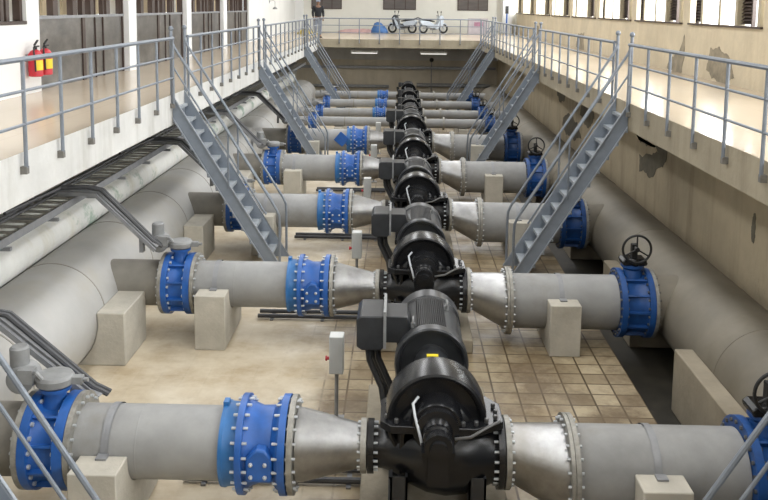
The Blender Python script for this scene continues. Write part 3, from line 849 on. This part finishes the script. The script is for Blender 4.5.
# ------------------------------------------------------------------ cable tray along the left wall, drop arms to the actuators
r = empty('cable_tray', (-5.0, 2, 2.07), 'long galvanised ladder tray hung below the left deck edge', 'cable tray')
for x in (-.29, .27):
    MB().box(x, x+.02, 0, 41.2, -.05, .05).build('side_rail', M['tray'], r)
b = MB()
for q in range(int(41.2/.28)): b.box(-.275, .275, .1+q*.28, .17+q*.28, -.02, .005)
b.build('rungs', M['zinc'], r)
bp = None
for q in range(28):
    if bp is None:
        b = MB(); b.box(-.64, .36, -.025, .025, -.10, -.055); b.box(-.648, -.63, -.05, .05, -.2, .1); bp = b.build('bracket', M['tray'], r); bp.location = (0, .8, 0)
    else:
        c = bp.copy(); COL.objects.link(c); c.parent = r; c.location = (0, .8+q*1.45, 0)
rnd = random.Random(3)
for j in range(3):
    x = -5.24 + j*.055
    pts = []
    for q in range(60):
        pts.append((x + rnd.uniform(-.025,.025), 2.2 + q*.69, 2.097 + (.03 if j % 2 else 0) + rnd.uniform(0,.012)))
    o = MB().tube(pts, .02, 7).build('power_cable', M['cable']); tag(o, 'dark cable lying along the ladder tray, %s from the wall' % ORD[j], 'cable', 'cables on the ladder tray')
dm = None
for i, Y in enumerate(ROW):
    lab = 'channel arm dropping from ladder tray to blue butterfly valve, ' + rowname(i)
    if dm is None:
        dm = empty('drop_tray', (-3.6, Y-.2, 1.32), lab, 'cable tray', 'cable drop arms over the left header')
        path = [(-1.35, .0, .87), (-.80, 0, .84), (0.05, 0, .03)]
        for dy in (-.11, .11):
            MB().tube([(x, dy, z) for x, y_, z in path], .035, 4).build('side_rail', M['tray'], dm)
        b = MB(); b.tube([(x, 0, z+.02) for x, y_, z in path], .06, 6); b.build('cover_plate', M['tray'], dm)
        for dy in (-.03, .04):
            MB().tube([(-1.62, dy-1.2, .83), (-1.5, dy-.5, .87), (-1.3, dy-.1, .95), (-.95, dy, .94), (-.74, dy, .90), (-.3, dy, .46), (.0, dy, .16), (.12, dy+.05, .06)], .026, 7).build('cable', M['cable'], dm)
        MB().box(-.20, -.14, -.05, .05, -.02, .28).build('hanger', M['tray'], dm)
    else: dup(dm, (-3.6, Y-.2, 1.32), lab)
for ch in list(dm.children):
    ch.scale = (1.15, 1, 1)
dm.location = (-3.1, ROW[0]+.6, .88)
o = MB().lathe([(0, .262), (40.2, .262), (40.21, .2)], (-5.37, 2, 1.42), 'y', 40).build('white_pipe', M['white_pipe'])
tag(o, 'long white pipe with green algae stains resting above left header', 'pipe')

# ------------------------------------------------------------------ fire extinguishers
fx = None
for i, y in enumerate((15.55, 15.98)):
    lab = ['red fire extinguisher on white wall, farther from the grey panels', 'red fire extinguisher with yellow label, beside the grey panels'][i]
    if fx is None:
        fx = empty('fire_extinguisher', (HWL+.157, y, 3.6), lab, 'fire extinguisher', 'extinguishers on the left wall'); fx.scale = (1.2, 1.2, 1.0)
        MB().lathe([(0, .08), (.01, .105), (.40, .105), (.46, .07), (.49, .03)], (0,0,0), 'z', 24).build('cylinder', M['red'], fx)
        b = MB(); b.lathe([(.48, .03), (.53, .03)], (0,0,0), 'z', 12); b.box(-.015,.015,-.02,.13,.53,.555); b.prism([(-.02,.56),(.1,.64),(.1,.66),(-.02,.58)], -.015, .015, 'x'); b.build('valve_handle', M['rubber'], fx)
        b = MB(); b.tube([(.0,-.03,.51),(.03,-.12,.46),(.05,-.13,.3),(.05,-.12,.1)], .013, 8); b.build('hose', M['rubber'], fx)
        b = MB(); b.lathe([(.12, .107), (.30, .107)], (0,0,0), 'z', 12, cap=False, a0=-1.2, a1=.9); b.build('label_sticker', M['yellow'], fx)
        MB().box(-.13, -.1, -.05, .05, .3, .4).build('bracket', M['gear'], fx)
    else: dup(fx, (HWL+.157, y, 3.6), lab)

# ------------------------------------------------------------------ under the back deck
fl = None
for i, (x, s) in enumerate(((-1.85, 'left'), (1.7, 'right'))):
    lab = 'white fluorescent batten under the back deck beam, the %s one' % s
    if fl is None:
        fl = empty('fluorescent_light', (x, 44.6, DZ-.22), lab, 'light fitting', 'battens under the back deck')
        MB().box(-.7, .7, -.09, .09, -.5, -.4).build('housing', M['white'], fl)
        MB().tube([(-.66, -.02, -.525), (.66, -.02, -.525)], .02, 8).build('tube', M['lit'], fl)
        for xx in (-.5, .5): MB().tube([(xx, 0, -.4), (xx, 0, 0)], .01, 6).build('rod', M['gear'], fl)
    else: dup(fl, (x, 44.6, DZ-.22), lab)
o = MB().box(PXL+.1, PXR-.1, 46.85, 47.05, 1.58, 1.72).build('cable_duct', M['tray']); tag(o, 'long grey duct across the back pit wall', 'duct')
o = MB().tube([(PXL+.2, 46.9, .62), (-.6, 46.9, .62)], .09, 12).build('wall_pipe', M['gear']); tag(o, 'low grey pipe along the left half of back pit wall', 'pipe')
o = MB().tube([(.9, 46.9, .72), (PXR-.4, 46.9, .72)], .11, 12).build('wall_pipe', M['gear']); tag(o, 'low grey pipe along the right half of back pit wall', 'pipe')
r = empty('stand_pipe', (1.68, 46.7, 0), 'thin upright pole with a dark lamp head before back pit wall', 'pole')
MB().tube([(0,0,0), (0,0,2.1)], .03, 8).build('pole', M['gear'], r)
MB().ball((0,0,2.1), .12).build('lamp_head', M['rubber'], r)

# ------------------------------------------------------------------ on the back deck
def motorbike(loc, rz, label, paint_m):
    r = empty('motorbike', loc, label, 'motorbike', 'motorbikes parked on the back deck', rz)
    for x in (-.6, .62):
        b = MB(); b.torus((x, 0, .28), .225, .055, 'y', 28, 8); w = b.build('wheel', M['rubber'], r)
        b = MB(); b.lathe([(-.03, .05), (.03, .05)], (x,0,.28), 'y', 14)
        for a in range(6): b.box(-.01, .01, -.015, .015, 0, .2, 0, Matrix.Translation((x,0,.28)) @ Matrix.Rotation(a*PI/3, 4, 'Y'))
        b.build('hub', M['bolt'], w)
    b = MB(); b.prism([(-.52,.42),(-.2,.32),(.2,.3),(.32,.5),(.42,.8),(.34,.86),(.22,.56),(0,.5),(-.2,.6),(-.66,.72),(-.7,.62)], -.19, .19, 'y'); b.build('body', paint_m, r, bevel=.03)
    b = MB(); b.prism([(-.72,.72),(-.2,.66),(.06,.64),(.08,.7),(-.2,.76),(-.7,.82)], -.12, .12, 'y'); b.build('seat', M['rubber'], r, bevel=.03)
    b = MB(); b.tube([(.62,-.08,.28),(.4,-.08,.88)], .025, 8); b.tube([(.62,.08,.28),(.4,.08,.88)], .025, 8); b.build('fork', M['bolt'], r)
    b = MB(); b.prism([(.22,.35),(.5,.4),(.6,.85),(.46,1.02),(.32,.95)], -.22, .22, 'y'); b.build('front_fairing', paint_m, r, bevel=.03)
    b = MB(); b.tube([(.3,-.33,.98),(.4,-.12,.97),(.4,.12,.97),(.3,.33,.98)], .017, 8); b.build('handlebar', M['rubber'], r)
    for s in (-1, 1):
        b = MB(); b.tube([(.38,s*.2,.98),(.36,s*.3,1.16)], .01, 6); b.lathe([(-.012,.06),(.012,.06)], (.36,s*.31,1.19), 'x', 14); b.build('mirror', M['rubber'], r)
    b = MB(); b.prism([(.4,.44),(.7,.54),(.82,.42),(.84,.46),(.7,.6),(.42,.52)], -.07, .07, 'y'); b.build('mudguard', M['silver'], r)
    b = MB(); b.lathe([(0,.03),(.5,.05),(.55,.04)], (-.65,-.14,.32), 'x', 12); b.box(-.15,.2,-.1,.1,.2,.42); b.build('engine', M['gear'], r)
    b = MB(); b.tube([(-.05,-.05,.3),(-.1,-.22,.0)], .014, 6); b.build('stand', M['rubber'], r)
    b = MB(); b.prism([(-.75,.46),(-.2,.42),(-.05,.56),(-.3,.68),(-.8,.74),(-.88,.66)], -.21, .21, 'y'); b.build('side_panel', M['silver'], r, bevel=.03)
    b = MB(); b.prism([(.05,.24),(.24,.24),(.5,.86),(.4,.9)], -.24, .24, 'y'); b.build('leg_shield', M['silver'], r, bevel=.02)
    b = MB(); b.tube([(-.7,-.1,.8),(-.95,-.1,.88),(-.95,.1,.88),(-.7,.1,.8)], .018, 6); b.build('grab_rail', M['rubber'], r)
    r.scale = (1.08, 1.08, 1.12)
    return r
motorbike((.1, 54.3, DZ), PI-.35, 'black and silver motorbike on the back deck, the left one', M['bikeblack'])
motorbike((2.02, 54.4, DZ), .3, 'pale silver motorbike on the back deck, the right one', M['silver'])
def heap(name, loc, sx, sy, sz, m, label, cat, seed):
    rnd = random.Random(seed); bm = bmesh.new()
    bmesh.ops.create_icosphere(bm, subdivisions=3, radius=1)
    for v in bm.verts:
        n = 1 + .16*math.sin(v.co.x*4+seed) + .12*math.sin(v.co.y*5+seed*2) + rnd.uniform(-.05,.05)
        v.co = Vector((v.co.x*sx*n, v.co.y*sy*n, max(v.co.z, 0)*sz*n))
    me = bpy.data.meshes.new(name); bm.to_mesh(me); bm.free(); me.materials.append(m)
    for p in me.polygons: p.use_smooth = True
    o = bpy.data.objects.new(name, me); COL.objects.link(o); o.location = loc; tag(o, label, cat); return o
heap('tarpaulin_heap', (-1.35, 54.2, DZ), .6, .4, .62, M['tarp'], 'blue tarpaulin heap left of the motorbikes', 'tarpaulin', 2)
heap('sack_heap', (-2.75, 54.3, DZ), 1.0, .4, .26, M['pink'], 'low pinkish sacking heap left of blue tarpaulin', 'sacking', 5)
heap('cloth_heap', (-5.4, 50.5, DZ), .7, .4, .28, M['yellowish'], 'low mustard cloth heap on the deck left of the person', 'cloth', 8)
r = empty('carton', (4.75, 54.0, DZ), 'tall pale printed carton on the back deck, right end', 'box')
MB().box(-.6, .6, -.35, .35, 0, .98).build('box_body', paint('carton_card', (.46,.42,.45), .8, 0, .15, 3), r, bevel=.01)
MB().box(-.25, .3, -.356, -.35, .5, .75).build('printed_panel', paint('carton_print', (.4,.2,.28), .8, 0, .3, 6), r)
MB().box(-.6, .6, -.04, .04, .98, .984).build('tape', M['board'], r)
r = empty('blue_pole', (6.35, 52.5, DZ), 'blue post with a dark head by the right end of back deck', 'pole')
MB().tube([(0,0,0), (0,0,1.3)], .05, 10).build('pole', M['blue'], r); MB().box(-.1,.1,-.1,.1,0,.03).build('base', M['blue'], r)
MB().box(-.09,.09,-.07,.07,1.3,1.75).build('switch_head', M['rubber'], r)
r = empty('wall_lamp', (HWL+.02, 44.6, 4.72), 'small hanging lamp on the white left end wall', 'lamp')
MB().box(-.02,.0,-.06,.06,.3,.5).build('wall_plate', M['gear'], r)
MB().tube([(0,0,.4),(.2,0,.46),(.28,0,.38),(.28,0,.12)], .012, 8).build('arm', M['gear'], r)
MB().lathe([(.0,.13),(.06,.11),(.13,.03)], (.28,0,0), 'z', 16).build('shade', M['gear'], r)

# ------------------------------------------------------------------ the person behind the left end of the railing
def skin(name, pts, edges, rad, m, parent, lev=2):
    me = bpy.data.meshes.new(name); me.from_pydata(pts, edges, []); o = bpy.data.objects.new(name, me); COL.objects.link(o)
    o.parent = parent
    md = o.modifiers.new('skin', 'SKIN'); md.use_smooth_shade = True
    for i, v in enumerate(me.skin_vertices[0].data):
        q = rad[i]; v.radius = q if isinstance(q, tuple) else (q, q); v.use_root = (i == 0)
    s = o.modifiers.new('sub', 'SUBSURF'); s.levels = lev; s.render_levels = lev
    me.materials.append(m); return o
r = empty('person', (-4.3, 45.2, DZ), 'person standing behind the back railing in black jacket and grey jeans', 'person', rz=.3)
r.scale = (1.07, 1.07, 1.07)
pts = [(0,0,.97),(0,0,1.12),(0,.01,1.3),(0,.01,1.46),(0,0,1.56),(0,-.015,1.66),(0,-.02,1.76),(0,-.01,1.83),
       (.19,.01,1.47),(.25,.03,1.2),(.24,-.06,.98),(.235,-.09,.90),(-.19,.01,1.47),(-.25,.03,1.2),(-.24,-.05,.98),(-.235,-.08,.90),
       (.10,0,.9),(.11,-.02,.5),(.11,.03,.09),(.12,-.13,.035),(-.10,0,.9),(-.12,-.02,.5),(-.13,.03,.09),(-.15,-.13,.035)]
ed = [(0,1),(1,2),(2,3),(3,4),(4,5),(5,6),(6,7),(3,8),(8,9),(9,10),(10,11),(3,12),(12,13),(13,14),(14,15),(0,16),(16,17),(17,18),(18,19),(0,20),(20,21),(21,22),(22,23)]
ra = [(.16,.11),(.15,.105),(.17,.11),(.14,.1),.055,.075,.085,.06,.07,.05,.038,.028,.07,.05,.038,.028,.09,.065,.045,.04,.09,.065,.045,.04]
body = skin('body', pts, ed, ra, M['skin'], r)
jk = skin('jacket', [(0,0,.95),(0,0,1.12),(0,.01,1.3),(0,.01,1.47),(.2,.01,1.48),(.26,.03,1.2),(.25,-.06,.99),(-.2,.01,1.48),(-.26,.03,1.2),(-.25,-.05,.99)],
     [(0,1),(1,2),(2,3),(3,4),(4,5),(5,6),(3,7),(7,8),(8,9)], [(.19,.14),(.185,.135),(.2,.14),(.165,.12),.09,.07,.056,.09,.07,.056], M['jacket'], r)
skin('trousers', [(0,0,.98),(.10,0,.88),(.11,-.02,.5),(.11,.03,.12),(-.10,0,.88),(-.12,-.02,.5),(-.13,.03,.12)], [(0,1),(1,2),(2,3),(0,4),(4,5),(5,6)], [(.17,.125),.105,.08,.065,.105,.08,.065], M['jeans'], r)
b = MB(); b.ball((0,-.012,1.79), .108, 16, 0, .95); b.box(-.07,.07,-.2,-.06,1.775,1.79); b.build('cap', M['cap'], r)
b = MB(); b.ball((0,-.105,1.72), .02, 8); b.build('nose', M['skin'], r)
for s in (-1, 1):
    MB().ball((s*.035,-.095,1.745), .012, 8).build('eye', M['rubber'], r)
    MB().ball((s*.09,.0,1.73), .025, 8, 0, 1.3).build('ear', M['skin'], r)
    f = MB()
    for q in range(4):
        xx = s*.235 + (q-1.5)*.017; ln = (.075,.088,.08,.062)[q]
        f.tube([(xx,-.09,.885),(xx,-.1,.885-ln*.5),(xx,-.095+.01,.885-ln)], .009, 6)
    f.tube([(s*.235-s*.03,-.1,.9),(s*.235-s*.045,-.125,.865),(s*.235-s*.04,-.135,.84)], .01, 6)
    f.build('hand', M['skin'], r)
    b = MB(); b.ball((s*.125,-.06,.035), .06, 12, 0, .6); b.prism([(s*.125-.045,-.2),(s*.125+.045,-.2),(s*.125+.05,.07),(s*.125-.05,.07)], 0, .05, 'z'); b.build('shoe', M['rubber'], r, bevel=.02)

# ------------------------------------------------------------------ light
W = bpy.data.worlds.new('World'); SC.world = W; W.use_nodes = True
bg = W.node_tree.nodes['Background']; bg.inputs['Color'].default_value = (.93,.97,1,1); bg.inputs['Strength'].default_value = 3.0
def area(name, loc, rot, sx, sy, e, c=(1,1,1)):
    d = bpy.data.lights.new(name, 'AREA'); d.shape = 'RECTANGLE'; d.size = sx; d.size_y = sy; d.energy = e; d.color = c
    o = bpy.data.objects.new(name, d); COL.objects.link(o); o.location = loc; o.rotation_euler = rot; return o
# daylight outside the right-hand windows, and fill lamps added under the closed ceiling
area('window_daylight', (HWR+.9, 25, 6.4), (0, math.radians(78), 0), 3.4, 60, 12000, (.95,.98,1))
for x in (-3.2, 3.0):
    area('ceiling_fill', (x, 24, TOPZ-.03), (0, 0, 0), 1.2, 54, 1500, (.97,.98,1))

# ------------------------------------------------------------------ camera
cd = bpy.data.cameras.new('camera'); cam = bpy.data.objects.new('camera', cd); COL.objects.link(cam)
R = Matrix(((0.9997409325, -0.0138980230, 0.0180253366), (0.0195780167, 0.1211597411, -0.9924399319), (0.0116090079, 0.9925357233, 0.1214004483)))
cam.matrix_world = Matrix.Translation((0, 0, 4.9375)) @ R.to_4x4()
cd.sensor_width = 36; cd.sensor_fit = 'HORIZONTAL'; cd.lens = 36*867.46/768
cd.shift_y = -(250-112.354)/768
cd.clip_start = .05; cd.clip_end = 300
SC.camera = cam
vs = SC.view_settings
SC.display_settings.display_device = 'sRGB'
vs.view_transform = 'Standard'; vs.look = 'None'; vs.gamma = 1; vs.use_curve_mapping = False; vs.exposure = 0.0
